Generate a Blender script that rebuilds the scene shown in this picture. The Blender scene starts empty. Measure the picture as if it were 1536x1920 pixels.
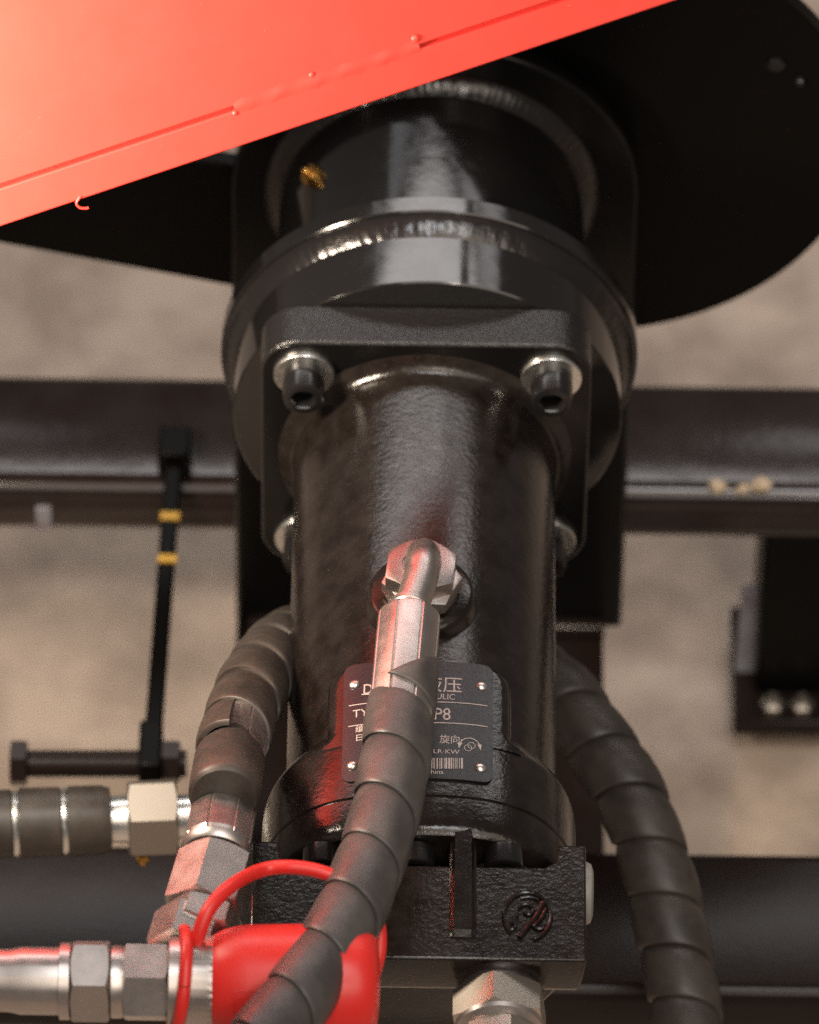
import bpy, bmesh, math, random
from mathutils import Vector as V, Matrix
random.seed(7)
S = 0.00025                       # one working unit = 0.25 mm
TH = math.radians(47.4); SN, CS = math.sin(TH), math.cos(TH)
PHI = math.radians(0.78)
DIST = 14000.0
scene = bpy.context.scene
# ------------------------------------------------------------------ camera
d_ = V((0, CS, -SN)); U0 = V((0, SN, CS)); X0 = V((1, 0, 0))
R_ = X0*math.cos(PHI) + U0*math.sin(PHI)
U_ = -X0*math.sin(PHI) + U0*math.cos(PHI)
T_ = V((-29.6, -178.4/SN, 0))
C_ = T_ - d_*DIST
FOCUS_S = -950.0
cam = bpy.data.cameras.new('camera'); co = bpy.data.objects.new('camera', cam)
scene.collection.objects.link(co); scene.camera = co
m = Matrix((R_, U_, -d_)).transposed().to_4x4(); m.translation = C_*S
co.matrix_world = m
cam.sensor_fit = 'VERTICAL'; cam.sensor_height = 36; cam.sensor_width = 36
cam.lens = 36*DIST/1920.0
cam.clip_start = 0.05; cam.clip_end = 60
cam.dof.use_dof = True
sT = T_.dot(d_)
cam.dof.focus_distance = (DIST + FOCUS_S - sT)*S
cam.dof.aperture_fstop = cam.lens/(122*S*1000)
cam.dof.aperture_blades = 9
# ------------------------------------------------------------------ world, lamps, exposure
w = bpy.data.worlds.new('World'); scene.world = w; w.use_nodes = True
w.node_tree.nodes['Background'].inputs[0].default_value = (1.0, 0.9, 0.82, 1)
w.node_tree.nodes['Background'].inputs[1].default_value = 0.16
def lamp(name, loc, target, sx, sy, watts, col):
    l = bpy.data.lights.new(name, 'AREA'); l.shape = 'RECTANGLE'; l.size = sx; l.size_y = sy
    l.energy = watts; l.color = col
    o = bpy.data.objects.new(name, l); scene.collection.objects.link(o)
    o.location = loc
    o.rotation_euler = (V(target)-V(loc)).to_track_quat('-Z', 'Y').to_euler()
    return o
lamp('window_light', (-0.36, 1.115, 1.25), (-0.36, 0.02, 0.09), 1.5, 0.23, 7.6, (1.0, 0.95, 0.93))
lamp('window_light', (0.74, 1.115, 1.25), (0.74, 0.02, 0.09), 0.5, 0.23, 2.0, (1.0, 0.95, 0.93))
lamp('tube_reflection_light', (0.84, 1.89, 1.62), (0.84, 0.2, -0.22), 1.1, 0.16, 1.6, (1.0, 0.96, 0.95))  # pair of added unseen lamps, reflected as grey patches on the rear tube
lamp('tube_reflection_light', (-0.66, 1.89, 1.64), (-0.66, 0.2, -0.22), 0.7, 0.1, 0.35, (0.95, 0.96, 1.0))
lamp('ceiling_light', (0.65, -1.9, 2.3), (0, 0.1, -0.2), 2.8, 2.0, 46, (1.0, 0.86, 0.72))
lamp('ceiling_lamp', (-0.1, -0.8, 2.7), (-0.1, 0.0, 0), 0.42, 0.14, 7.5, (0.96, 0.98, 1.0))
lamp('ceiling_panel', (0.42, -0.8, 2.7), (0.42, 0.0, 0), 0.62, 0.8, 17, (1.0, 0.97, 0.94))
lamp('front_light', (0.55, -2.3, 2.1), (0, -0.2, 0), 0.25, 0.25, 8, (1.0, 0.9, 0.82))
lamp('hood_fill_light', (-0.34, -0.21, 0.34), (-0.18, 0.0, 0.27), 0.12, 0.12, 7.8, (1.0, 0.84, 0.66))  # added fill close to the hood, brightens its left end
scene.view_settings.view_transform = 'Standard'; scene.view_settings.look = 'None'
scene.view_settings.exposure = 0.0; scene.view_settings.gamma = 1.0
scene.render.engine = 'CYCLES'
scene.cycles.use_denoising = False
scene.cycles.max_bounces = 8
scene.cycles.use_adaptive_sampling = False
scene.cycles.sample_clamp_indirect = 4.0
# ------------------------------------------------------------------ picture measurements -> places
def ray(u, v):
    return (d_*DIST + R_*(u-768) - U_*(v-960)).normalized()
def P(u, v, X=None, Y=None, Z=None, s=None):
    r = ray(u, v)
    if X is not None: t = (X-C_.x)/r.x
    elif Y is not None: t = (Y-C_.y)/r.y
    elif Z is not None: t = (Z-C_.z)/r.z
    else: t = (DIST + s - sT)/r.dot(d_)
    return C_ + r*t
def yv(v, Z, u=790): return P(u, v, Z=Z).y
def zv(v, Y, u=790): return P(u, v, Y=Y).z
def sc(s): return (DIST + s - sT)/DIST          # picture length -> real length at depth s
# ------------------------------------------------------------------ materials
MATS = {}
def mat(name, col, rough=0.4, metal=0.0, spec=0.5, bump=0.0, bscale=300.0, bdist=0.001, col2=None, cscale=60.0,
        rvar=0.0, coat=0.0, sheen=0.0, detail=4.0, speck=None, stretch=None, ramp=(0.35, 0.65)):
    mt = bpy.data.materials.new(name); mt.use_nodes = True
    nt = mt.node_tree; b = nt.nodes['Principled BSDF']
    b.inputs['Base Color'].default_value = (*col, 1); b.inputs['Roughness'].default_value = rough
    b.inputs['Metallic'].default_value = metal; b.inputs['Specular IOR Level'].default_value = spec
    b.inputs['Coat Weight'].default_value = coat; b.inputs['Coat Roughness'].default_value = 0.12
    tc = nt.nodes.new('ShaderNodeTexCoord'); src = tc.outputs['Object']
    if stretch:
        mp = nt.nodes.new('ShaderNodeMapping'); mp.inputs['Scale'].default_value = stretch
        nt.links.new(src, mp.inputs['Vector']); src = mp.outputs['Vector']
    def noise(scale, det=detail):
        n = nt.nodes.new('ShaderNodeTexNoise'); n.inputs['Scale'].default_value = scale
        n.inputs['Detail'].default_value = det; n.inputs['Roughness'].default_value = 0.6
        nt.links.new(src, n.inputs['Vector']); return n
    colsock = None
    if col2:
        n = noise(cscale); r = nt.nodes.new('ShaderNodeValToRGB')
        r.color_ramp.elements[0].position = ramp[0]; r.color_ramp.elements[1].position = ramp[1]
        r.color_ramp.elements[0].color = (*col, 1); r.color_ramp.elements[1].color = (*col2, 1)
        nt.links.new(n.outputs['Fac'], r.inputs['Fac']); colsock = r.outputs['Color']
    if speck:
        sscale, thr, scol = speck
        n = noise(sscale, 2.0); r = nt.nodes.new('ShaderNodeValToRGB')
        r.color_ramp.elements[0].position = thr; r.color_ramp.elements[1].position = thr+0.03
        r.color_ramp.elements[0].color = (0, 0, 0, 1); r.color_ramp.elements[1].color = (1, 1, 1, 1)
        nt.links.new(n.outputs['Fac'], r.inputs['Fac'])
        mx = nt.nodes.new('ShaderNodeMix'); mx.data_type = 'RGBA'
        mx.inputs[6].default_value = (*col, 1); mx.inputs[7].default_value = (*scol, 1)
        if colsock: nt.links.new(colsock, mx.inputs[6])
        nt.links.new(r.outputs['Color'], mx.inputs[0]); colsock = mx.outputs[2]
    if colsock: nt.links.new(colsock, b.inputs['Base Color'])
    if rvar:
        n = noise(cscale*1.7); mr = nt.nodes.new('ShaderNodeMapRange')
        mr.inputs[1].default_value = 0.3; mr.inputs[2].default_value = 0.7
        mr.inputs[3].default_value = max(0.03, rough-rvar); mr.inputs[4].default_value = rough+rvar
        nt.links.new(n.outputs['Fac'], mr.inputs[0]); nt.links.new(mr.outputs[0], b.inputs['Roughness'])
    if bump:
        n = noise(bscale); bp = nt.nodes.new('ShaderNodeBump')
        bp.inputs['Strength'].default_value = bump; bp.inputs['Distance'].default_value = bdist
        nt.links.new(n.outputs['Fac'], bp.inputs['Height']); nt.links.new(bp.outputs[0], b.inputs['Normal'])
        if coat: nt.links.new(bp.outputs[0], b.inputs['Coat Normal'])
    MATS[name] = mt; return mt
BLACK = mat('black_gloss_paint', (0.007, 0.0065, 0.0065), 0.1, bump=0.06, bscale=70, bdist=0.0008, rvar=0.03, speck=(900, 0.74, (0.1, 0.09, 0.08)))
FRAME = mat('black_frame_paint', (0.016, 0.008, 0.007), 0.12, spec=0.42, bump=0.12, bscale=60, bdist=0.001, col2=(0.024, 0.017, 0.015), cscale=25)
MATT = mat('black_matt_paint', (0.0022, 0.002, 0.0018), 0.4, spec=0.1)
SATIN = mat('black_satin_paint', (0.004, 0.0037, 0.0037), 0.2, spec=0.22, bump=0.06, bscale=70, bdist=0.0008)
SHADE = mat('black_paint_shaded', (0.013, 0.0075, 0.0058), 0.22, spec=0.14, bump=0.1, bscale=60, bdist=0.001, col2=(0.014, 0.01, 0.009), cscale=25)  # darker copy of the frame paint; shade put into colour and gloss
CAST = mat('black_cast_iron', (0.0068, 0.0047, 0.0037), 0.17, spec=0.38, bump=0.24, bscale=380, bdist=0.0008, rvar=0.06, col2=(0.014, 0.011, 0.0095), cscale=90, speck=(1500, 0.73, (0.16, 0.14, 0.12)))
ROUGHCAST = mat('black_scaled_plate', (0.01, 0.009, 0.009), 0.24, bump=0.6, bscale=280, bdist=0.0012, stretch=(1, 2.0, 1))
WELD = mat('black_weld', (0.008, 0.007, 0.007), 0.2, bump=0.3, bscale=190, bdist=0.001)
OXIDE = mat('black_oxide_steel', (0.007, 0.0065, 0.0065), 0.22, metal=0.0, bump=0.1, bscale=500, bdist=0.0005)
STEEL = mat('dull_steel', (0.52, 0.475, 0.45), 0.38, metal=1.0, rvar=0.05, col2=(0.45, 0.41, 0.385), cscale=60, ramp=(0.2, 0.8), bump=0.06, bscale=900, bdist=0.0002)
ZINC = mat('bright_zinc', (0.82, 0.82, 0.79), 0.3, metal=1.0, rvar=0.06, cscale=200, bump=0.06, bscale=500, bdist=0.0003)
RUBBER = mat('black_rubber_wrap', (0.042, 0.037, 0.035), 0.43, spec=0.45, bump=0.2, bscale=300, bdist=0.0006, col2=(0.07, 0.062, 0.058), cscale=45, rvar=0.08, speck=(700, 0.76, (0.2, 0.18, 0.15)))
RUBBERD = mat('dusty_dark_rubber', (0.022, 0.018, 0.015), 0.45, spec=0.4, bump=0.2, bscale=300, bdist=0.0006, col2=(0.048, 0.038, 0.031), cscale=40, rvar=0.08)
HOSE = mat('black_hose', (0.02, 0.019, 0.018), 0.5)
RED = mat('red_paint', (0.83, 0.055, 0.04), 0.42, bump=0.09, bscale=140, bdist=0.0007, coat=0.1, rvar=0.06, cscale=30, speck=(420, 0.77, (0.86, 0.2, 0.14)))
REDRUB = mat('red_soft_plastic', (0.6, 0.02, 0.015), 0.4, bump=0.1, bscale=200, bdist=0.0005, rvar=0.06)
PLATE = mat('nameplate_black', (0.011, 0.012, 0.0145), 0.34, rvar=0.06, cscale=300, bump=0.04, bscale=500, bdist=0.0003)
PRINT = mat('pale_print', (0.42, 0.35, 0.32), 0.45)
NICKEL = mat('nickel_plate', (0.36, 0.32, 0.275), 0.48, metal=1.0, bump=0.05, bscale=700, bdist=0.0003)
NICKEL2 = mat('warm_nickel', (0.6, 0.53, 0.46), 0.36, metal=1.0, bump=0.05, bscale=700, bdist=0.0003)
ALU = mat('aluminium', (0.8, 0.74, 0.68), 0.32, metal=1.0, bump=0.1, bscale=600, bdist=0.0004)
BRASS = mat('brass', (0.6, 0.32, 0.08), 0.25, metal=1.0, bump=0.6, bscale=300, bdist=0.001)
YELLOW = mat('yellow_paint', (0.45, 0.26, 0.03), 0.5)
STICK = mat('grey_sticker', (0.3, 0.31, 0.34), 0.45, col2=(0.2, 0.17, 0.2), cscale=40)
CHIP = mat('wood_chip', (0.55, 0.42, 0.28), 0.7)
WHITE = mat('white_plastic', (0.22, 0.21, 0.19), 0.4)
FLOOR = mat('concrete', (0.56, 0.445, 0.355), 0.5, col2=(0.35, 0.272, 0.215), cscale=17, ramp=(0.36, 0.62), bump=0.1, bscale=40, bdist=0.002, detail=7)
# ------------------------------------------------------------------ mesh helpers (all in working units)
class MB:
    def __init__(self): self.v = []; self.f = []
    def add(self, vs, fs):
        k = len(self.v); self.v += [V(p) for p in vs]; self.f += [[i+k for i in f] for f in fs]; return self
    def build(self, name, material, parent=None, bevel=0, smooth=38, seg=2):
        org = V(parent['_o']) if parent is not None else V((0, 0, 0))
        me = bpy.data.meshes.new(name)
        me.from_pydata([(p-org)*S for p in self.v], [], self.f); me.validate()
        bm = bmesh.new(); bm.from_mesh(me)
        bmesh.ops.recalc_face_normals(bm, faces=bm.faces)
        for fc in bm.faces: fc.smooth = True
        lim = math.radians(smooth)
        for e in bm.edges:
            if len(e.link_faces) != 2 or e.calc_face_angle(0) > lim: e.smooth = False
        bm.to_mesh(me); bm.free()
        me.materials.append(material)
        o = bpy.data.objects.new(name, me); scene.collection.objects.link(o)
        if parent is not None:
            o.parent = parent; o['_o'] = list(org)
        if bevel:
            b = o.modifiers.new('bevel', 'BEVEL'); b.width = bevel*S; b.segments = seg; b.limit_method = 'ANGLE'
            b.angle_limit = math.radians(40); b.harden_normals = False
        return o
def thing(name, label, cat, loc, group=None):
    o = bpy.data.objects.new(name, None); scene.collection.objects.link(o)
    o.empty_display_size = 0.02
    o.location = V(loc)*S; o['_o'] = list(V(loc)); o['label'] = label; o['category'] = cat
    if group: o['group'] = group
    return o
def basis(axis):
    a = V(axis).normalized()
    h = V((0, 0, 1)) if abs(a.z) < 0.9 else V((0, 1, 0))
    x = h.cross(a).normalized(); y = a.cross(x).normalized()
    return x, y, a
def rings(mb, rs, close=False, capa=True, capb=True):
    n = len(rs[0]); vs = [p for r in rs for p in r]; fs = []
    m_ = len(rs)
    for i in range(m_ - (0 if close else 1)):
        for j in range(n):
            a, b = i*n+j, i*n+(j+1) % n; c, e = ((i+1) % m_)*n+(j+1) % n, ((i+1) % m_)*n+j
            fs.append([a, b, c, e])
    if not close:
        if capa: fs.append(list(range(n))[::-1])
        if capb: fs.append([(m_-1)*n+j for j in range(n)])
    mb.add(vs, fs); return mb
def lathe(org, axis, prof, n=64, mb=None, rot=0.0, rf=None, capa=True, capb=True):
    mb = mb or MB(); x, y, a = basis(axis); org = V(org); rs = []
    for t, r in prof:
        rg = []
        for j in range(n):
            f = rot + 2*math.pi*j/n; k = rf(f, t) if rf else 1.0
            rg.append(org + a*t + (x*math.cos(f) + y*math.sin(f))*r*k)
        rs.append(rg)
    return rings(mb, rs, capa=capa, capb=capb)
def extrude(outline, vec, mb=None):
    mb = mb or MB(); vec = V(vec); a = [V(p) for p in outline]
    return rings(mb, [a, [p+vec for p in a]])
def rrect(hx, hy, r, n=8, cx=0, cy=0):
    out = []
    for (sx, sy, a0) in ((1, 1, 0), (-1, 1, 90), (-1, -1, 180), (1, -1, 270)):
        for i in range(n+1):
            a = math.radians(a0 + 90*i/n)
            out.append((cx+sx*(hx-r)+r*math.cos(a), cy+sy*(hy-r)+r*math.sin(a)))
    return out
def box(c, h, mb=None, ax=None):
    mb = mb or MB(); c = V(c); A = ax or (V((1, 0, 0)), V((0, 1, 0)), V((0, 0, 1)))
    vs = [c + A[0]*h[0]*i + A[1]*h[1]*j + A[2]*h[2]*k for i in (-1, 1) for j in (-1, 1) for k in (-1, 1)]
    return mb.add(vs, [(0, 1, 3, 2), (4, 6, 7, 5), (0, 4, 5, 1), (2, 3, 7, 6), (0, 2, 6, 4), (1, 5, 7, 3)])
def hexnut(org, axis, r, h, bore=0.0, both=True, rot=0.0, mb=None, top=None, seg=10):
    """hexagon prism with turned chamfers; r = corner radius"""
    mb = mb or MB(); x, y, a = basis(axis); org = V(org); ap = r*math.cos(math.pi/6); n = 6*seg
    rc = top or ap*0.97; R0 = []; R1 = []; R2 = []; R3 = []
    for j in range(n):
        f = 2*math.pi*j/n; k = (f % (math.pi/3)) - math.pi/6; rr = ap/math.cos(k)
        dz = (rr-rc)*0.5; dr = V(x*math.cos(f+rot) + y*math.sin(f+rot))
        R0.append(org + dr*rc*0.99 if both else org + dr*rr); R1.append(org + dr*rr + a*(dz if both else 0.01))
        R2.append(org + dr*rr + a*(h-dz)); R3.append(org + dr*rc*0.99 + a*h)
    rg = [R0, R1, R2, R3]
    if bore:
        rg.append([org + a*h + (p-org-a*h).normalized()*bore for p in R3])
        rg.append([p - a*h*0.12 for p in rg[-1]])
    return rings(mb, rg)
def smooth_path(pts, n=120):
    pts = [V(p) for p in pts]; q = [pts[0]*2-pts[1]] + pts + [pts[-1]*2-pts[-2]]; out = []
    m_ = len(pts)-1
    for i in range(m_):
        a, b, c, e = q[i:i+4]; k = max(2, n//m_)
        for j in range(k):
            t = j/k
            out.append(0.5*((2*b) + (c-a)*t + (2*a-5*b+4*c-e)*t*t + (3*b-a-3*c+e)*t**3))
    out.append(pts[-1]); return out
class Path:
    def __init__(self, pts, ref=None):
        self.p = pts; self.s = [0.0]
        for i in range(1, len(pts)): self.s.append(self.s[-1] + (pts[i]-pts[i-1]).length)
        self.L = self.s[-1]; ts = []
        for i in range(len(pts)): ts.append((pts[min(i+1, len(pts)-1)]-pts[max(i-1, 0)]).normalized())
        r = V(ref) if ref else -d_
        nrm = (r - ts[0]*r.dot(ts[0])).normalized(); ns = [nrm]
        for i in range(1, len(pts)):
            nrm = ns[-1] - ts[i]*ns[-1].dot(ts[i]); ns.append(nrm.normalized())
        self.t, self.n = ts, ns
    def at(self, s):
        s = min(max(s, 0.0), self.L); i = 0
        lo, hi = 0, len(self.s)-1
        while hi-lo > 1:
            m_ = (lo+hi)//2
            if self.s[m_] <= s: lo = m_
            else: hi = m_
        k = (s-self.s[lo])/max(1e-9, self.s[hi]-self.s[lo])
        p = self.p[lo].lerp(self.p[hi], k); t = self.t[lo].lerp(self.t[hi], k).normalized()
        n = self.n[lo].lerp(self.n[hi], k); n = (n-t*n.dot(t)).normalized()
        return p, t, n, t.cross(n)
def tube(path, r, n=24, mb=None, s0=0, s1=None, step=None, cap=True):
    mb = mb or MB(); s1 = path.L if s1 is None else s1; rs = []
    k = max(2, int((s1-s0)/(step or max(4, r*0.35 if not callable(r) else 15))))
    for i in range(k+1):
        s = s0+(s1-s0)*i/k; p, t, nn, b = path.at(s); rr = r(s) if callable(r) else r
        rs.append([p + (nn*math.cos(2*math.pi*j/n)+b*math.sin(2*math.pi*j/n))*rr for j in range(n)])
    return rings(mb, rs, capa=cap, capb=cap)
def wrap(path, r0, pitch, s0, s1, hand=1, over=1.12, taper=0.0, phase=0.0, bulge=6.0, seg=36, seed=1, gap=0.0):
    """flat rubber strip wound round a hose, each turn lapping over the next one"""
    mb = MB(); rnd = random.Random(seed)
    W = [0, .07, .13, .24, .4, .6, .8, .93, .985, 1.0, 1.0]
    PR = [-5, -4, -.5, .5*bulge, .85*bulge, bulge, bulge, .86*bulge, .7*bulge, .45*bulge, -6]
    turns = (s1-s0)/pitch; k = int(turns*seg); rows = []
    var = [rnd.uniform(-1, 1) for _ in range(int(turns)+3)]
    for i in range(k+1):
        u = i/seg; f = hand*2*math.pi*u + phase; row = []
        vi = var[int(u)]*(1-(u % 1)) + var[int(u)+1]*(u % 1)
        lo = 0.0
        if taper and u < taper: lo = 1-u/taper
        for wv, pv in zip(W, PR):
            wv = lo + (1-lo)*wv
            s = s0 + (u + wv*over - 0.05)*pitch - gap*max(0.0, 1-u)
            p, t, n, b = path.at(s)
            rr = r0 + pv + vi*1.6 + (2.0 if lo > 0 else 0)
            row.append(p + (n*math.cos(f)+b*math.sin(f))*rr)
        rows.append(row)
    n = len(W); vs = [p for r in rows for p in r]
    fs = [[i*n+j, i*n+j+1, (i+1)*n+j+1, (i+1)*n+j] for i in range(k) for j in range(n-1)]
    mb.add(vs, fs); return mb
def sweep_ring(org, axis, R, sect, n=220, rip=0.0, nr=90, seed=3, lo=0.0, hi=2*math.pi):
    """weld bead: cross-section (t, dr) swept round an axis with fish-scale ripples"""
    mb = MB(); x, y, a = basis(axis); org = V(org); rnd = random.Random(seed); rs = []
    ph = [rnd.uniform(-.35, .35) for _ in range(nr+2)]; am = [rnd.uniform(.5, 1.3) for _ in range(nr+2)]
    for i in range(n):
        f = lo + (hi-lo)*i/n; rg = []
        for j, (t, dr) in enumerate(sect):
            wj = math.sin(math.pi*j/(len(sect)-1))
            q = (i/n)*nr + 1.5*math.sin(i*.031) + .7*math.sin(i*.087+1) + 2.6*wj; k = int(q) % nr
            rp = rip*am[k]*wj*((abs(math.sin(math.pi*(q+ph[k]))) - .5)*.8 + .16*math.sin(i*.083+j*.6) + .12*math.sin(i*.21+j))
            l = math.hypot(t, dr) or 1
            rg.append(org + a*(t - rp*.7) + (x*math.cos(f)+y*math.sin(f))*(R+dr+rp*.7))
        rs.append(rg)
    return rings(mb, rs, close=True)
def ucirc(n, r=1, a0=0): return [(r*math.cos(a0+2*math.pi*i/n), r*math.sin(a0+2*math.pi*i/n)) for i in range(n)]

# ================================================================== SETTING
ZF = -1690.0
fl = MB().add([(-14000, -14000, ZF), (14000, -14000, ZF), (14000, 14000, ZF), (-14000, 14000, ZF)], [(0, 1, 2, 3)]).build('floor', FLOOR)
fl['kind'] = 'structure'

# ================================================================== MOUNTING BRACKET (plate, pipe, collar, spigot, welds)
YD = 600.0
ZDB = zv(1172, YD)
br = thing('mounting_bracket', 'glossy black welded bracket of pipe, round collars and tall round-topped plate behind the motor', 'bracket', (0, YD, ZDB))
out = []
for i in range(49):
    a = math.pi*i/48; out.append((397*math.cos(a)+11, YD, 397*math.sin(a)))
out += [(-386, YD, ZDB), (413, YD, ZDB)]
extrude(out, (0, 40, 0)).build('mounting_plate', SATIN, br, bevel=7)
lathe((5, 195, 0), (0, 1, 0), [(0, 297), (404, 297)], 96).build('pipe', BLACK, br)
sec = [(0, 30), (-6, 28), (-14, 20), (-22, 12), (-30, 0), (-4, -4)]
sweep_ring((5, YD, 0), (0, 1, 0), 297, sec, 600, 1.6, 110).build('weld_bead', WELD, br)
lathe((4, 158, 0), (0, 1, 0), [(0, 392), (0, 395), (3, 398), (38, 398), (41, 395), (41, 200)], 128).build('collar', BLACK, br)
lathe((2, 0, 0), (0, 1, 0), [(0, 120), (0, 366), (3, 369), (157, 369)], 128).build('spigot', BLACK, br)
sec = [(1, 22), (-5, 21), (-14, 17), (-24, 11), (-34, 5), (-41, -1), (-2, -4)]
sweep_ring((3, 157, 0), (0, 1, 0), 369, sec, 900, 2.2, 84, 5).build('weld_bead', WELD, br)
rg_ = ray(590, 332); tt = DIST*0.9
while True:
    gp = C_ + rg_*tt
    if math.hypot(gp.x-5, gp.z) < 297 or tt > DIST*1.2: break
    tt += 2
nrm = V((gp.x-5, 0, gp.z)).normalized()
lathe(gp, nrm, [(0, 21), (10, 22), (18, 20), (19, 9), (26, 8), (30, 5)], 12, rot=.3).build('grease_nipple', BRASS, br)

# ================================================================== BLACK ROUND GUARD + ARM BEHIND
gd = thing('round_guard', 'large matt black round disc behind the bracket at upper right', 'guard', (295, 690, -517))
c = P(1100, 268, Y=690)
lathe((c.x, 690, c.z), (0, 1, 0), [(0, 60), (0, 529), (6, 535), (44, 535), (50, 529), (50, 60)], 128).build('disc', MATT, gd)
for u, v, r in ((1455, 118, 19), (1500, 150, 11)):
    q = P(u, v, Y=690); lathe((q.x, 690, q.z), (0, -1, 0), [(-4, r), (8, r), (12, r*.7)], 6).build('bolt', OXIDE, gd)
ar = thing('side_bracket', 'flat matt black plate reaching left from behind the round-topped plate', 'bracket', (-400, 690, 0))
pts = [P(-250, 205, Y=690), P(-250, 408, Y=690), P(0, 456, Y=690), P(440, 538, Y=690), P(560, 560, Y=690), P(560, 335, Y=690), P(370, 300, Y=690)]
extrude(pts, (0, 40, 0)).build('arm_plate', MATT, ar, bevel=5)

# ================================================================== FRAME
ZT = -907.0
def cross_tube(name, label, yfront, x0, x1, dep=335, hgt=148, r=32, grp=None, mt=None):
    t = thing(name, label, 'frame tube', ((x0+x1)/2, yfront+dep/2, ZT-hgt), grp)
    o = rrect(dep/2, hgt/2, r, 6)
    extrude([(x0, yfront+dep/2+p[0], ZT-hgt/2+p[1]) for p in o], (x1-x0, 0, 0)).build('tube_wall', mt or FRAME, t)
    return t
YB = yv(923, ZT)
cross_tube('frame_tube', 'black rectangular cross tube behind the upright bracket plate', YB, -3000, 3000, r=46, grp='cross tubes of the machine frame')
YFB = yv(1866, ZT, 1400)
cross_tube('frame_tube', 'black rectangular cross tube low under the end of the motor, nearest the camera', YFB, -3000, 3000, dep=368, grp='cross tubes of the machine frame', mt=SHADE)
bp = thing('base_plate', 'dark flat plate lying under the motor between the cross tubes', 'plate', (0, 0, ZDB-40))
extrude([(-386, YD+150, ZDB-40), (-380, YFB+200, ZDB-40), (372, YFB+200, ZDB-40), (376, YD+150, ZDB-40)], (0, 0, 37)).build('plate', SHADE, bp, bevel=5)
sweep = MB()
for i in range(60):
    x = -355 + 725*i/59
    lathe((x, YD-8, ZDB+6), (1, 0, 0), [(-9, 3), (-6, 22), (6, 25), (9, 4)], 10, mb=sweep, rot=random.random())
sweep.build('weld_bead', SHADE, bp)
# upright leg at the right with its foot
lg = P(1432, 1030, Y=YB+60)
zb = zv(1300, YB+60, 1480)
leg = thing('support_post', 'black square leg hanging under the rear cross tube at the right edge', 'post', (lg.x+180, YB+200, ZF))
extrude([(lg.x+a, YB+60+b, ZT-150) for a, b in ((0, 0), (300, 0), (300, 240), (0, 240))], (0, 0, zb-ZT+150)).build('post', MATT, leg, bevel=10)
fz = zv(1362, YB+20, 1480)
extrude([(lg.x-45+a, YB-20+b, zb-2) for a, b in ((0, 0), (400, 0), (400, 330), (0, 330))], (0, 0, -45)).build('foot_plate', SHADE, leg, bevel=6)
for u in (1450, 1505):
    q = P(u, 1302, Y=YB+20); lathe((q.x, YB+20, zb-1), (0, 0, 1), [(0, 26), (18, 26), (24, 18), (25, 10), (40, 9)], 6).build('bolt', NICKEL, leg)
stq = thing('side_sticker', 'blurred blue-grey strip of metal standing beside the black leg', 'strip', P(1400, 1335, Y=YB+120))
a, b2 = P(1372, 1340, Y=YB+120), P(1428, 1110, Y=YB+120)
extrude([(a.x, YB+120, a.z), (b2.x, YB+120, a.z), (b2.x, YB+120, b2.z), (a.x+6, YB+120, b2.z)], (0, 20, 0)).build('strip_body', STICK, stq, bevel=3)
# slim bar with yellow paint rings and its bolt at the left
b0, b1 = P(328, 850, Z=ZT+40), P(286, 1400, Z=ZT+40)
tb = thing('tie_bar', 'slim black bar with two yellow paint bands at left of the motor', 'bar', (b1+b0)/2)
ax = (b1-b0).normalized(); sx = V((0, 0, 1)).cross(ax).normalized()
A3 = (sx, ax, V((0, 0, 1)))
box((b0+b1)/2, (17, (b1-b0).length/2, 17), ax=A3).build('shaft', MATT, tb, bevel=5)
box(b0+V((0, 0, 8)), (33, 42, 34), ax=A3).build('clamp', MATT, tb, bevel=6)
for v in (968, 1048):
    q = P(319 if v < 1000 else 314, v, Z=ZT+58); box(q, (19.5, 10, 4), ax=A3).build('paint_band', YELLOW, tb, bevel=1)
cb = thing('adjusting_bolt', 'long black hexagon bolt lying level through the bracket at left', 'bolt', P(180, 1440, Z=ZT+40))
e0, e1 = P(52, 1432, Z=ZT+40), P(350, 1432, Z=ZT+40)
lathe(e0, e1-e0, [(0, 27), ((e1-e0).length, 27)], 24).build('shank', SHADE, cb)
hexnut(e0-V((34, 0, 0)), (1, 0, 0), 48, 34).build('hexagon_head', SHADE, cb)
box(P(283, 1420, Z=ZT+40), (23, 60, 46)).build('lug', MATT, cb, bevel=6)
hexnut(P(300, 1428, Z=ZT+40), (1, 0, 0), 44, 40).build('nut', SHADE, cb)
q = P(82, 975, Y=YB-14)
sl = thing('cable_clip', 'small bluish grey clip on the rear cross tube at far left', 'clip', q)
box((q.x, YB-7, q.z), (16, 6, 34)).build('clip_body', STICK, sl, bevel=3)
for k, (u, v, r) in enumerate(((1345, 908, 20), (1392, 912, 14), (1425, 906, 22))):
    q = P(u, v, Z=ZT+8)
    m_ = lathe((q.x, q.y, ZT), (0.2*k-.2, .1, 1), [(-2, r), (r*.45, r*.9), (r*.8, r*.35)], 7, rot=k)
    for p in m_.v: p += V((random.uniform(-5, 5), random.uniform(-5, 5), random.uniform(-2, 3)))
    o = m_.build('wood_chip', CHIP); o['category'] = 'wood chip'; o['group'] = 'pale wood chips on the rear tube'
    o['label'] = ('pale wood chip on the front edge of the rear tube, left of the three', 'smallest pale wood chip on the front edge of the rear tube', 'pale wood chip on the front edge of the rear tube, right of the three')[k]

# ================================================================== MOTOR
W_, N_ = 282.0, 2.7
def zs(x, k=1.0):
    t = min(1.0, abs(x)/(W_*k)); return W_*k*(1-t**N_)**(1/N_)
YC0, YC1 = yv(1352, zs(0)), yv(1557, zs(0))        # rear housing, back and front
mo = thing('hydraulic_motor', 'black cast hydraulic motor with nameplate, pointing toward the viewer', 'motor', (0, (YC1)/2, -305))
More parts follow.
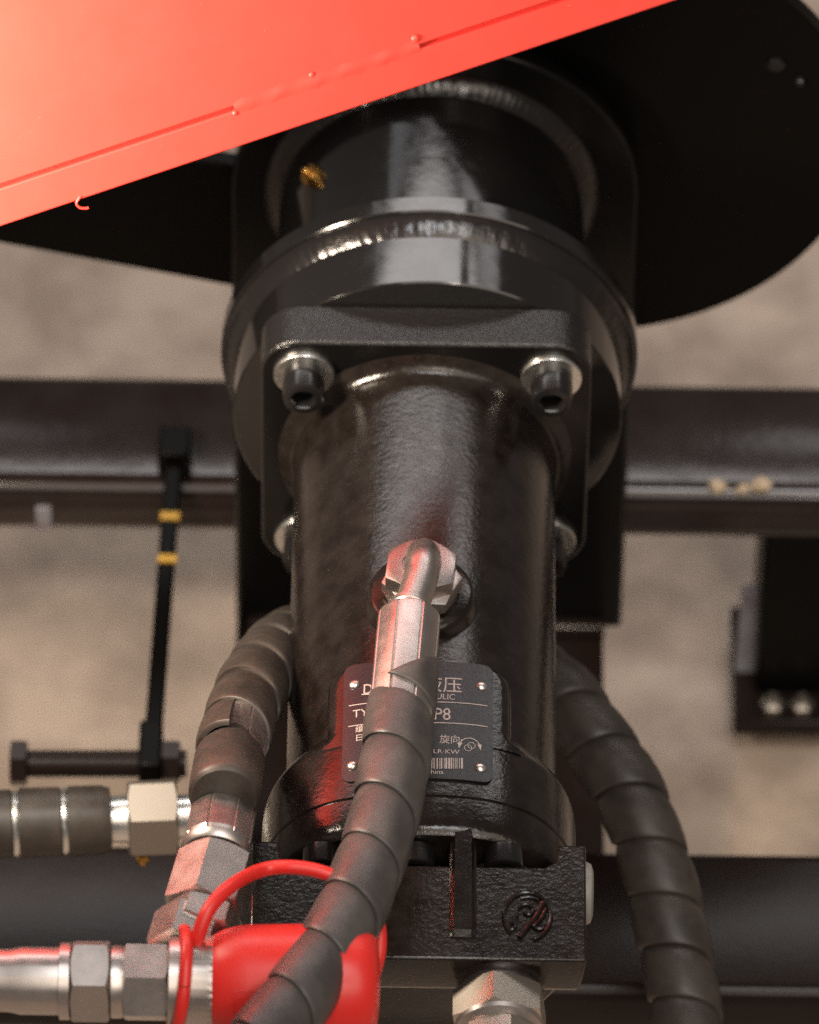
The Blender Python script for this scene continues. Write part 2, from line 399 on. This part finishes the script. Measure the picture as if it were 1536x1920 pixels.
# square flange
E = [(p[0]-2, 0, p[1]) for p in rrect(309, 305, 78, 10)]
extrude([(p[0], -97, p[2]) for p in E], (0, 96, 0)).build('flange', ROUGHCAST, mo, bevel=5)
extrude([(p[0]*.985-.03, -96.5, p[2]*.985) for p in E], (0, -2, 0)).build('flange_face', SATIN, mo, bevel=1)
YE = -97.0
RB = 244.5
lathe((-2, 0, 0), (0, -1, 0), [(96, 200), (97.5, 279), (101, 272), (104, 262), (109, 254), (116, 248), (126, 244), (145, RB+1), (-YC0+12, RB), (-YC0+12, 60)], 128).build('motor_barrel', CAST, mo)
# cap screws
def cap_screw(c, axis, r, h, parent, washer=None, name='cap_screw'):
    b = lathe(c, axis, [(-2, r*.6), (0, r), (h-6, r), (h-2, r*.975), (h, r*.9), (h, r*.6)], 36, capb=False)
    lathe(c, axis, [(h+.1, r*.69), (h-3, r*.62), (h*.35, r*.6), (h*.35, 1)], 6, mb=b, capa=False)
    o = b.build(name, OXIDE, parent)
    if washer:
        lathe(V(c)-V(axis)*1, axis, [(-11, washer*.5), (-11, washer), (-2, washer), (1, washer*.97), (1, r*.6)], 48).build('washer', ZINC, o)
    return o
for sx in (-1, 1):
    for sz in (1, -1):
        cap_screw((sx*231+1, YE-14, sz*226), (0, -1, 0), 39, 60, mo, washer=57)
# port boss
pc = P(790, 1108, Z=268)
BX, BY = pc.x, pc.y
lathe((BX, BY, 150), (0, 0, 1), [(0, 112), (55, 110), (66, 104), (104, 98), (114, 94), (118, 88), (118, 62), (112, 60), (112, 20)], 72).build('port_boss', CAST, mo)
# rear housing
prof = [(YC0+26, .85), (YC0+4, .9), (YC0-16, .948), (YC0-36, .982), (YC0-46, .996), (YC0-54, 1.0)]
yg = yv(1493, zs(0))
prof += [(yg+5, 1.0), (yg+3, .988), (yg-3, .988), (yg-5, 1.0), (YC1+34, 1.0), (YC1+18, .995), (YC1+6, .98), (YC1, .955)]
def sect(y, k, n=144):
    r = []
    for j in range(n):
        f = 2*math.pi*j/n; c, s_ = math.cos(f), math.sin(f); e = 2/N_
        r.append(V((W_*k*math.copysign(abs(c)**e, c)-5, y, W_*k*math.copysign(abs(s_)**e, s_))))
    return r
mb = MB(); rings(mb, [sect(y, k) for y, k in prof])
hs = mb.build('rear_housing', CAST, mo)
# raised pad that carries the nameplate, same curvature
YT = yv(1243, zs(0)); PX = (P(787, 1300, Z=285).x); HWP = 163
mb = MB(); rows = []
def hw(y):
    a, b = YT-y, y-(YC0-34)
    h = HWP
    if a < 40: h -= 40-math.sqrt(max(0, 40**2-(40-a)**2))
    if b < 26: h += 26-math.sqrt(max(0, 26**2-(26-max(0, b))**2))
    return h
ny, nx = 40, 36
ys = [YT - (YT-(YC0-50))*(i/ny)**1.0 for i in range(ny+1)]
ys = sorted(set(ys + [YT-1, YT-3, YT-6]), reverse=True); ny = len(ys)-1
for y in ys:
    h = hw(y); row = [V((PX-h-5, y, 120))]
    for j in range(nx+1):
        t = -1+2*j/nx; x = t*h
        edge = min(1.0, (1-abs(t))*h/9.0); edge2 = min(1.0, (YT-y)/9.0)
        drop = 9*(1-math.sqrt(max(0, 1-(1-edge)**2))) + 9*(1-math.sqrt(max(0, 1-(1-edge2)**2)))
        row.append(V((PX+x, y, zs(x+PX)-drop+.6)))
    row.append(V((PX+h+5, y, 120))); rows.append(row)
n = nx+3
mb.add([p for r in rows for p in r], [[i*n+j, i*n+j+1, (i+1)*n+j+1, (i+1)*n+j] for i in range(ny) for j in range(n-1)] + [list(range(n))])
mb.build('nameplate_pad', CAST, mo, smooth=60)
# end cover block
ZG = 252.0
gy0, gy1, gyp = YC1-3, yv(1797, ZG), yv(1622, ZG)
GX0, GX1 = P(469, 1690, Z=ZG).x, P(1100, 1690, Z=ZG).x
ex0, ex1 = P(522, 1590, Z=ZG).x, P(1047, 1600, Z=ZG).x
ol = [(GX0, gy0), (ex0, gy0), (ex0+6, gyp+12), (ex0+24, gyp), (ex1-24, gyp), (ex1-6, gyp+12), (ex1, gy0), (GX1, gy0), (GX1, gy1), (GX0, gy1)]
mb = MB(); rings(mb, [[V((x*.93, max(y, gy1+225), -40)) for x, y in ol], [V((x*.955, y if y > gy1+1 else gy1+10, 158)) for x, y in ol], [V((x*.97, y if y > gy1+1 else gy1+3, 172)) for x, y in ol], [V((x, y, ZG)) for x, y in ol]])
ec = mb.build('end_cover', CAST, mo, bevel=5)
lathe((P(938, 1845, Y=gy1-40).x, gy1+7, ZG-96), (0, 1, 0), [(0, 74), (3, 78), (230, 78)], 48).build('port_socket', CAST, ec)
# cast rib on the cover
r0, r1 = yv(1566, ZG), yv(1752, ZG); rx = P(868, 1690, Z=ZG).x
mb = MB()
def ribs(y, k, zt):
    return [V((rx-27*k, y, ZG-60)), V((rx-25*k, y, ZG+1)), V((rx-21*k, y, ZG+4)), V((rx-16*k, y, zt)), V((rx+16*k, y, zt)), V((rx+21*k, y, ZG+4)), V((rx+25*k, y, ZG+1)), V((rx+27*k, y, ZG-60))]
rings(mb, [ribs(r0, .9, ZG+22), ribs(r1+20, 1, ZG+13), ribs(r1+3, .95, ZG+12), ribs(r1-6, .9, ZG+2)])
mb.build('rib', CAST, ec, smooth=30)
# embossed emblem: ring, spiral and forked tail
ek = P(989, 1719, Z=ZG); mb = MB()
def emb(pts, r):
    p = Path(smooth_path([ek + V((a, b*1.3, 1.5)) for a, b in pts], 60), ref=(0, 0, 1)); tube(p, r, 8, mb=mb, step=4)
emb([(41*math.cos(math.radians(a)), 41*math.sin(math.radians(a))) for a in range(-75, 236, 12)], 4.2)
emb([(-6, 6), (2, 2), (10, 8), (6, 18), (-6, 20), (-17, 12), (-18, -2)], 3.6)
emb([(28, 24), (20, 8), (10, -8), (-2, -22), (-14, -38)], 5)
emb([(32, 12), (24, -4), (12, -18), (22, -22), (36, -16)], 4.2)
emb([(-27, -10), (-20, -18), (-27, -24), (-33, -18), (-27, -10)], 3)
emb([(-12, 31), (4, 33), (20, 28)], 3.2)
mb.build('emblem', CAST, ec)
for u in (604, 780, 945):
    q = P(u, 1601, Y=YC1-4); cap_screw((q.x, YC1-4, q.z), (0, -1, 0), 35, 40, mo, name='cover_screw')
lathe((GX1-14, gyp+5, ZG-78), (1, 0, 0), [(0, 56), (16, 56), (24, 52), (28, 40), (29, 10)], 40).build('side_plug', WHITE, mo)

# nameplate, bent over the pad
def onplate(x, y, off): return V((x, y, zs(x)+off))
pxl, pxr = P(643, 1350, Z=280).x, P(925, 1350, Z=280).x
pyt, pyb = yv(1246, zs(0)+2)+6, yv(1462, zs(0)+2)+2
cxp, hxp = (pxl+pxr)/2, (pxr-pxl)/2; cyp, hyp = (pyt+pyb)/2, (pyt-pyb)/2
npt = MB(); rows = []
ol = rrect(hxp, hyp, 18, 5)
nx, ny = 32, 20
def pcl(a, b):      # round the grid's corners
    r = 18
    da, db = abs(a)-(hxp-r), abs(b)-(hyp-r)
    if da > 0 and db > 0:
        l = math.hypot(da, db)
        m_ = max(da, db)
        a = math.copysign(hxp-r+da*m_/l, a); b = math.copysign(hyp-r+db*m_/l, b)
    return a, b
for zoff in (1.2, 4.2):
    rr = []
    for i in range(ny+1):
        for j in range(nx+1):
            a, b = pcl(-hxp+2*hxp*j/nx, hyp-2*hyp*i/ny); rr.append(onplate(cxp+a, cyp+b, zoff))
    rows.append(rr)
k = (nx+1)*(ny+1); fs = []
for i in range(ny):
    for j in range(nx):
        a = i*(nx+1)+j; fs.append([a+k, a+1+k, a+nx+2+k, a+nx+1+k])
bd = [j for j in range(nx)] + [i*(nx+1)+nx for i in range(ny)] + [ny*(nx+1)+nx-j for j in range(nx)] + [(ny-i)*(nx+1) for i in range(ny)]
for i in range(len(bd)):
    a, b = bd[i], bd[(i+1) % len(bd)]; fs.append([a, b, b+k, a+k])
npt.add(rows[0]+rows[1], fs)
name_pl = npt.build('nameplate', PLATE, mo)
for u, v in ((665, 1284), (903, 1287), (661, 1436), (901, 1440)):
    q = P(u, v, Z=zs(P(u, v, Z=275).x)+4); q = onplate(q.x, q.y, 3.6)
    nr = V((zs(q.x-2)-zs(q.x+2), 0, 4)).normalized()
    lathe(q, nr, [(0, 10.5), (2.5, 10), (5, 7.8), (6.6, 4), (7, .5)], 20).build('rivet', ALU, name_pl)
# lettering: flat print laid 0.1 mm over the plate
lt = MB()
def put_text(txt, u, v, size, mb=lt, align='LEFT', wx=1.0, off=4.9, font=None, bold=0.0):
    cu = bpy.data.curves.new('t', 'FONT'); cu.body = txt; cu.size = 1; cu.align_x = align; cu.offset = bold
    cu.resolution_u = 3
    o = bpy.data.objects.new('t', cu); scene.collection.objects.link(o)
    dg = bpy.context.evaluated_depsgraph_get(); me = o.evaluated_get(dg).to_mesh()
    q = P(u, v, Z=zs(P(u, v, Z=275).x)+5); vs = []
    for p in me.vertices:
        x, y = q.x + p.co.x*size*wx, q.y + p.co.y*size; vs.append(onplate(x, y, off))
    if len(vs): mb.add(vs, [list(p.vertices) for p in me.polygons])
    o.evaluated_get(dg).to_mesh_clear()
    bpy.data.objects.remove(o); bpy.data.curves.remove(cu)
def bar(u0, v0, u1, v1, h, off=4.9, n=14, mb=lt):
    vs = []
    for i in range(n+1):
        t = i/n; u, v = u0+(u1-u0)*t, v0+(v1-v0)*t
        q = P(u, v, Z=zs(P(u, v, Z=275).x)+5); vs += [onplate(q.x, q.y+h/2, off), onplate(q.x, q.y-h/2, off)]
    mb.add(vs, [[2*i, 2*i+1, 2*i+3, 2*i+2] for i in range(n)])
def vbar(u, v0, v1, wd, off=4.9, mb=lt):
    a = P(u, v0, Z=zs(P(u, v0, Z=275).x)+5); b = P(u, v1, Z=zs(P(u, v1, Z=275).x)+5)
    mb.add([onplate(a.x, a.y, off), onplate(a.x+wd, a.y, off), onplate(b.x+wd, b.y, off), onplate(b.x, b.y, off)], [(0, 1, 2, 3)])
put_text('DL', 680, 1302, 34, wx=.72)
bar(678, 1302, 694, 1301.5, 2.2, n=2)
put_text('液压', 868, 1297, 40, align='RIGHT', wx=.9)
put_text('HYDRAULIC', 854, 1312, 19, align='RIGHT', wx=.85)
put_text('TYPE', 661, 1346, 26, wx=.9)
put_text('P8', 846, 1350, 40, align='RIGHT', wx=.78)
put_text('编号', 666, 1373, 17, bold=.01)
put_text('日期', 665, 1389, 17, bold=.01)
put_text('旋向:', 824, 1392, 22, wx=.85)
put_text('LR·KW', 812, 1412, 14, wx=1.1)
put_text('China', 832, 1451, 14, align='RIGHT', wx=1.0)
for (a, b) in (((651, 1321), (916, 1327)), ((649, 1360), (915, 1366))):
    q0 = P(a[0], a[1], Z=270); q1 = P(b[0], b[1], Z=270)
    q0 = P(a[0]+2, a[1], Z=zs(q0.x)+5); q1 = P(b[0], b[1], Z=zs(q1.x)+5); y = (q0.y+q1.y)/2; vs = []
    for i in range(25):
        x = cxp-hxp+10+(2*hxp-20)*i/24; vs += [onplate(x, y+1, 4.9), onplate(x, y-1, 4.9)]
    lt.add(vs, [[2*i, 2*i+1, 2*i+3, 2*i+2] for i in range(24)])
lt.build('lettering', PRINT, name_pl)
bc = MB(); u = 770.0; rb = random.Random(11)
while u < 868:
    wd = rb.choice((1.2, 1.2, 2.2, 3.2)); vbar(u, 1421, 1441, wd, mb=bc); u += wd + rb.choice((1.6, 1.6, 2.4, 3.2))
bc.build('barcode', PRINT, name_pl)
ra = MB(); q = P(881, 1402, Z=zs(90)+3); vs = []
for i in range(17):
    a = math.radians(20+140*i/16)
    for rr in (17.4, 19): vs.append(onplate(q.x+rr*math.cos(a), q.y+rr*1.1*math.sin(a), 4.9))
ra.add(vs, [[2*i, 2*i+1, 2*i+3, 2*i+2] for i in range(16)])
for sx in (-1, 1):
    ra.add([onplate(q.x+sx*x, q.y+y, 4.9) for x, y in ((13.5, 7), (21, 8), (19.5, -6))], [(0, 1, 2)])
for rr, cx2, cy2 in ((6, -3, -3), (6, 3, 3)):
    vs = []
    for i in range(21):
        a = 2*math.pi*i/20
        for r3 in (rr, rr+1.1): vs.append(onplate(q.x+cx2+r3*math.cos(a), q.y+cy2+r3*1.1*math.sin(a), 4.9))
    ra.add(vs, [[2*i, 2*i+1, 2*i+3, 2*i+2] for i in range(20)])
ra.build('rotation_symbol', PRINT, name_pl)

# ================================================================== FRONT HOSE (elbow, ferrule, wrapped hose)
fh = thing('hydraulic_hose', 'thick wrapped hose with steel elbow, running down in front of the nameplate', 'hose', (BX, BY, 270))
zb0 = 268.5
lathe((BX, BY, 266), (0, 0, 1), [(0, 66), (7, 66), (7, 40)], 48).build('sealing_washer', STEEL, fh)
hexnut((BX+1, BY-4, zb0+5), (0, 0, 1), 73, 34, rot=.1).build('adapter_hexagon', STEEL, fh)
hexnut((BX-1, BY, zb0+30), (0, 0, 1), 70, 42, bore=35, rot=.42).build('swivel_nut', STEEL, fh)
Zn = zb0+72
AXZ = 392.0
f0 = P(768, 1158, Z=AXZ)
el = [V((BX+4, BY, Zn-30)), V((BX+4, BY, Zn)), V((BX+3, BY-5, Zn+26)), V((BX+2, BY-20, AXZ-16)), V((BX+1, BY-46, AXZ-2)), V((BX-2, BY-85, AXZ)), V((f0.x+2, f0.y+20, AXZ)), V((f0.x, f0.y-20, AXZ))]
pe = Path(smooth_path(el, 120), ref=(0, 1, 0))
LE = pe.L
tube(pe, lambda s: 31.5 + (4.5 if LE-52 < s < LE-36 else 0) + (2 if s < 26 else 0), 32, step=5).build('elbow_tube', STEEL, fh)
def hz(v): return AXZ + max(0, (v-1350))/580.0*105
hp = [f0 - V((0, -6, 0))] + [P(u, v, Z=hz(v)) for u, v in ((764, 1200), (756, 1290), (751, 1340), (744, 1400), (734, 1470), (717, 1545), (692, 1625), (659, 1705), (616, 1785), (566, 1860), (508, 1935), (440, 2010), (350, 2090))]
hpath = Path(smooth_path(hp, 240))
def proj(p):
    q = V(p)-C_; z = q.dot(d_); return 768 + DIST*q.dot(R_)/z, 960 - DIST*q.dot(U_)/z
def s_at(path, v):
    best = min(range(len(path.p)), key=lambda i: abs(proj(path.p[i])[1]-v)); return path.s[best]
def crimp(f, t):
    k = (f*8/(2*math.pi)) % 1
    return 1.0 - (0.05 if abs(k-.5) < .05 else 0.0) - 0.012*math.cos(2*math.pi*k)
def ferrule(path, s0, s1, r, parent, n=128, name='ferrule'):
    mb = MB(); rs = []
    for s, kr in ((s0, .55), (s0, .9), (s0+5, .98), (s0+12, 1), (s1-10, 1), (s1-3, .97), (s1, .9)):
        p, t, nn, b = path.at(s)
        rs.append([p + (nn*math.cos(2*math.pi*j/n)+b*math.sin(2*math.pi*j/n))*r*kr*(crimp(2*math.pi*j/n, s) if .95 < kr else 1) for j in range(n)])
    rings(mb, rs); return mb.build(name, STEEL, parent, smooth=20)
ferrule(hpath, 4, 255, 56.5, fh)
tube(hpath, 56, 28, s0=240, step=10).build('hose_core', HOSE, fh)
s_w = s_at(hpath, 1301) - 1.05*131 + 26
wrap(hpath, 57.5, 131, s_w, hpath.L-20, hand=-1, taper=.3, phase=.5, over=1.10, bulge=5, gap=26).build('spiral_wrap', RUBBER, fh, smooth=50)

# ================================================================== TEE FITTING + DUST CAP
AY = -1720.0
ta = P(360, 1843, Y=AY); AZ = ta.z
tf = thing('tee_fitting', 'dull steel tee fitting with hexagons and a left ferrule at lower left', 'pipe fitting', (ta.x, AY, AZ-80))
def ux(u): return P(u, 1843, Y=AY).x
AXX = V((1, 0, 0))
def atx(u): return V((ux(u), AY, AZ))
k_ = sc(-1400)
lathe(atx(-90), AXX, [(0, 40), (0, 52), (ux(20)-ux(-90), 54), (ux(40)-ux(-90), 58), (ux(112)-ux(-90), 58), (ux(112)-ux(-90)+1, 66), (ux(132)-ux(-90), 66), (ux(140)-ux(-90), 50)], 48, rf=lambda f, t: 1-.02*(abs(((f*8/6.283) % 1)-.5) < .06)).build('ferrule', STEEL, tf)
hexnut(atx(134), AXX, 76, ux(207)-ux(134), rot=.25).build('swivel_nut', STEEL, tf)
lathe(atx(205), AXX, [(0, 55), (5, 62), (20, 62), (32, 56)], 48).build('neck', STEEL, tf)
hexnut(atx(232), AXX, 71, ux(318)-ux(232), rot=.05).build('tee_hexagon', STEEL, tf)
lathe(atx(316), AXX, [(0, 60), (0, 76), (3, 79), (ux(388)-ux(316), 79), (ux(394)-ux(316), 80), (ux(406)-ux(316), 80), (ux(406)-ux(316), 40)], 96,
      rf=lambda f, t: 1+.02*math.sin(f*60) if t > ux(392)-ux(316) else 1).build('coupling_sleeve', STEEL, tf)
# branch toward the left hose
bq = [V((ux(330), AY, AZ)), P(352, 1755, Z=AZ), P(372, 1700, Z=AZ), P(396, 1620, Z=AZ), P(415, 1545, Z=AZ), P(424, 1470, Z=AZ-25), P(424, 1400, Z=AZ-75)]
bdir = (bq[3]-bq[2]).normalized()
bx0 = P(342, 1790, Z=AZ)
hexnut(bx0, bdir, 66, 75, rot=.25).build('tee_body', STEEL, tf)
hexnut(P(371, 1758, Z=AZ), bdir, 70, 50, rot=.2).build('branch_hexagon', STEEL, tf)
hexnut(P(381, 1714, Z=AZ), bdir, 73, 118, rot=.35).build('branch_nut', STEEL, tf)

dc = thing('dust_cap', 'bright red plastic dust cap with a looped tether on the steel coupling', 'cap', (ux(560), AY, AZ-110))
x0 = ux(400)
prf = [(0, 70), (0, 82), (2, 84), (18, 92), (40, 98), (62, 101), (150, 103), (190, 103), (222, 102), (246, 99), (262, 93), (274, 83), (280, 68), (283, 40), (284, 1)]
cp = lathe((x0, AY, AZ), AXX, prf, 72).build('cap_body', REDRUB, dc)
# embossed label field on the cap, facing the viewer
em = MB(); fa = -math.degrees(math.atan2(1, 1))
def oncap(x, ang, r): 
    nv = (-d_)*math.cos(ang) + U0*(-math.sin(ang)); return V((x0+x, AY, AZ)) + nv*r
vs = []; 
for (xa, xb, a0, a1) in ((38, 40, .05, .45), (38, 90, .05, .07), (90, 92, .05, .45), (38, 92, .43, .45)):
    for i in range(7):
        a = a0+(a1-a0)*i/6
        for x in (xa, xb): vs.append(oncap(x, a, 99.0 + (x-38)*.06 + 2.0))
for q0 in range(4): em.add(vs[q0*14:(q0+1)*14], [[2*i, 2*i+1, 2*i+3, 2*i+2] for i in range(6)])
em.build('label_frame', REDRUB, cp)
# ring on the sleeve and the tether
rg = []
for i in range(41):
    a = 2*math.pi*i/40
    rg.append(V((ux(336)+ 14*math.cos(a-.6), AY, AZ)) + U0*(90*math.sin(a)) + d_*(-90*math.cos(a)))
tube(Path(rg, ref=(1, 0, 0)), 11, 12).build('tether_ring', REDRUB, dc)
lathe(P(342, 1774, s=-1480), V((1, .2, .5)), [(0, 3), (3, 9), (14, 11), (24, 9), (30, 3)], 14).build('tether_knob', REDRUB, dc)
tp = [P(u, v, s=s) for u, v, s in ((366, 1785, -1490), (372, 1755, -1510), (392, 1705, -1510), (432, 1662, -1470), (490, 1632, -1385), (550, 1626, -1385), (612, 1638, -1388), (668, 1668, -1390), (705, 1720, -1390), (712, 1775, -1400), (700, 1830, -1405))]
tube(Path(smooth_path(tp, 100)), 12.5, 16).build('tether', REDRUB, dc)

# ================================================================== LEFT HOSE
lh = thing('hydraulic_hose', 'wrapped hose with steel ferrule curving up from the tee and behind the motor, left', 'hose', bq[4])
lp = [P(405, 1602, Z=AZ)] + [bq[4], bq[5]] + [P(u, v, Z=z) for u, v, z in ((437, 1400, 235), (461, 1320, 130), (496, 1255, 10), (532, 1215, -120), (580, 1195, -260), (680, 1190, -360), (800, 1200, -390))]
lpath = Path(smooth_path(lp, 200))
p0, t0, *_ = lpath.at(0)
lathe(p0-t0*6, t0, [(0, 40), (0, 58), (6, 62), (16, 63), (22, 58), (23, 45)], 48).build('collar', STEEL, lh)
ferrule(lpath, 14, s_at(lpath, 1368), 58, lh)
tube(lpath, 50, 24, s0=235, step=12).build('hose_core', HOSE, lh)
sa, sb = s_at(lpath, 1494), s_at(lpath, 1428)
tube(lpath, lambda s: 63.5 - 7*max(0, 1-(s-sa)/7, 1-(sb-s)/7), 36, s0=sa, s1=sb, step=3).build('rubber_band', RUBBERD, lh)
lrev = Path(lpath.p[::-1])
wrap(lrev, 60, 150, 20, lrev.L - s_at(lpath, 1418) - 150*1.1, hand=-1, phase=1.6, over=1.14, bulge=8, seed=5).build('spiral_wrap', RUBBERD, lh, smooth=50)

# ================================================================== RIGHT HOSE
rh = thing('hydraulic_hose', 'dusty wrapped hose running down the right side from behind the motor', 'hose', P(1200, 1500, Z=-500))
rp = [P(u, v, Z=z) for u, v, z in ((860, 1260, -430), (960, 1250, -420), (1040, 1290, -420), (1110, 1380, -430), (1172, 1470, -450), (1213, 1570, -480), (1243, 1670, -520), (1264, 1770, -560), (1282, 1870, -590), (1298, 1980, -620), (1315, 2090, -650))]
rpath = Path(smooth_path(rp, 200))
tube(rpath, 55, 24, step=12).build('hose_core', HOSE, rh)
wrap(rpath, 61, 110, 10, rpath.L-20, hand=-1, phase=1.0, over=1.12, bulge=9, seed=8).build('spiral_wrap', RUBBERD, rh, smooth=50)

# ================================================================== FAR LEFT HOSE
ll = thing('hydraulic_hose', 'dark level hose with bright metal rings and zinc hexagon at left edge', 'hose', P(100, 1540, Z=-500))
q0, q1 = P(-160, 1552, Z=-500), P(360, 1530, Z=-500)
axd = (q1-q0).normalized()
def al(u): return (P(u, 1540, Z=-500)-q0).dot(axd)
lathe(q0, axd, [(0, 50), (0, 62), (al(-40), 66), (al(22), 65), (al(24), 60), (al(36), 60), (al(38), 67), (al(114), 66), (al(116), 60), (al(128), 60), (al(130), 67), (al(190), 66), (al(208), 60), (al(210), 40)], 48).build('hose_cover', RUBBERD, ll)
for u in (30, 122):
    lathe(q0+axd*al(u-5), axd, [(0, 55), (0, 63), (6, 65), (11, 63), (11, 55)], 48).build('metal_ring', ZINC, ll)
lathe(q0+axd*al(205), axd, [(0, 40), (0, 44), (al(243)-al(205), 46), (al(243)-al(205), 20)], 40).build('ferrule', ZINC, ll)
hexnut(q0+axd*al(240), axd, 78, al(334)-al(240), rot=.26).build('hexagon_nut', NICKEL, ll)
lathe(q0+axd*al(333), axd, [(0, 42), (al(372)-al(333), 42), (al(372)-al(333), 10)], 36).build('stub', ZINC, ll)
q = P(268, 1616, Z=-560); 
bf = lathe(q, (0, 0, 1), [(0, 10), (10, 13), (20, 8)], 8, rot=.4).build('grease_nipple', BRASS, ll)

# ================================================================== FITTING UNDER THE COVER
fz = ZG-96; fx = P(938, 1845, Y=gy1-40).x
uf = thing('hose_fitting', 'pale steel hexagon fitting screwed into the end cover at bottom centre', 'pipe fitting', (fx, gy1, fz))
lathe((fx, gy1+6, fz), (0, -1, 0), [(0, 70), (8, 74), (16, 74), (16, 50)], 48).build('sealing_washer', STEEL, uf)
hexnut((fx, gy1-11, fz), (0, -1, 0), 88, 70, rot=0.66).build('adapter_hexagon', NICKEL2, uf)
lathe((fx, gy1-79, fz), (0, -1, 0), [(0, 80), (8, 78), (18, 60), (26, 58)], 48).build('neck', STEEL, uf)
hexnut((fx+2, gy1-97, fz), (0, -1, 0), 76, 190, rot=0.3).build('swivel_nut', NICKEL2, uf)

# ================================================================== RED HOOD PANEL
nh = V((.32, -.84, .43)).normalized(); A0 = P(640, 213, s=-560)
def hp_(u, v):
    r = ray(u, v); return C_ + r*((A0-C_).dot(nh)/r.dot(nh))
hl, hr = hp_(0, 425), hp_(1270, 0)
e1 = (hr-hl).normalized(); e2 = nh.cross(e1).normalized()
if e2.z < 0: e2 = -e2
def pq(u, v): a = hp_(u, v)-hl; return a.dot(e1), a.dot(e2)
def hq(p, q, off=0): return hl + e1*p + e2*q + nh*off
if nh.dot(C_-hl) < 0: nh = -nh
hd = thing('hood_panel', 'bright red painted sheet metal panel overhanging the top of the picture', 'panel', hq(600, 0))
PE_ = pq(1270, 0)[0] + 60
qg = (pq(0, 350)[1] + pq(440, 205)[1])/2
def slab(p0, p1, q0, q1, z0, z1, mb=None):
    mb = mb or MB(); return extrude([hq(p0, q0, z0), hq(p1, q0, z0), hq(p1, q1, z0), hq(p0, q1, z0)], nh*(z1-z0), mb)
slab(-1500, PE_, 0, qg-3.5, -16, 0).build('edge_strip', RED, hd, bevel=3)
slab(-1500, PE_, qg+3.5, 660, -14, 0).build('sheet', RED, hd, bevel=4)
slab(-1500, PE_, qg-30, qg+30, -24, -16).build('backing_strip', RED, hd)
pa, pb = pq(440, 207)[0], pq(782, 72)[0]
wf = MB(); n = 60; vs = []
for i in range(n+1):
    p = pa+(pb-pa)*i/n; wob = math.sin(i*.9)*1.2+math.sin(i*2.3)*.8; h = 1.0+.7*math.sin(i*.55)
    ed = min(1, i/3, (n-i)/3)
    for q, hh in ((-11, .2), (-5, 1.0), (0, 1.25), (6, 1.0), (16, .2)):
        vs.append(hq(p, qg+q*(.6+.4*ed)+wob, -2+(h+2)*hh if abs(q) < 10 else .15))
wf.add(vs, [[i*5+j, i*5+j+1, (i+1)*5+j+1, (i+1)*5+j] for i in range(n) for j in range(4)])
wf.build('weld_seam', RED, hd)
for u, v, r in ((441, 212, 6), (585, 140, 6), (779, 72, 9)):
    p, q = pq(u, v); lathe(hq(p, q, -1), nh, [(0, r), (r*.4, r*.85), (r*.65, r*.45), (r*.7, 1)], 12).build('weld_spatter', RED, hd)
dp = [hp_(150, 368), hp_(143, 380), hp_(148, 388), hp_(158, 390), hp_(165, 389)]
tube(Path(smooth_path([p+nh*2 for p in dp], 30)), 2.2, 8).build('paint_drip', RED, hd)
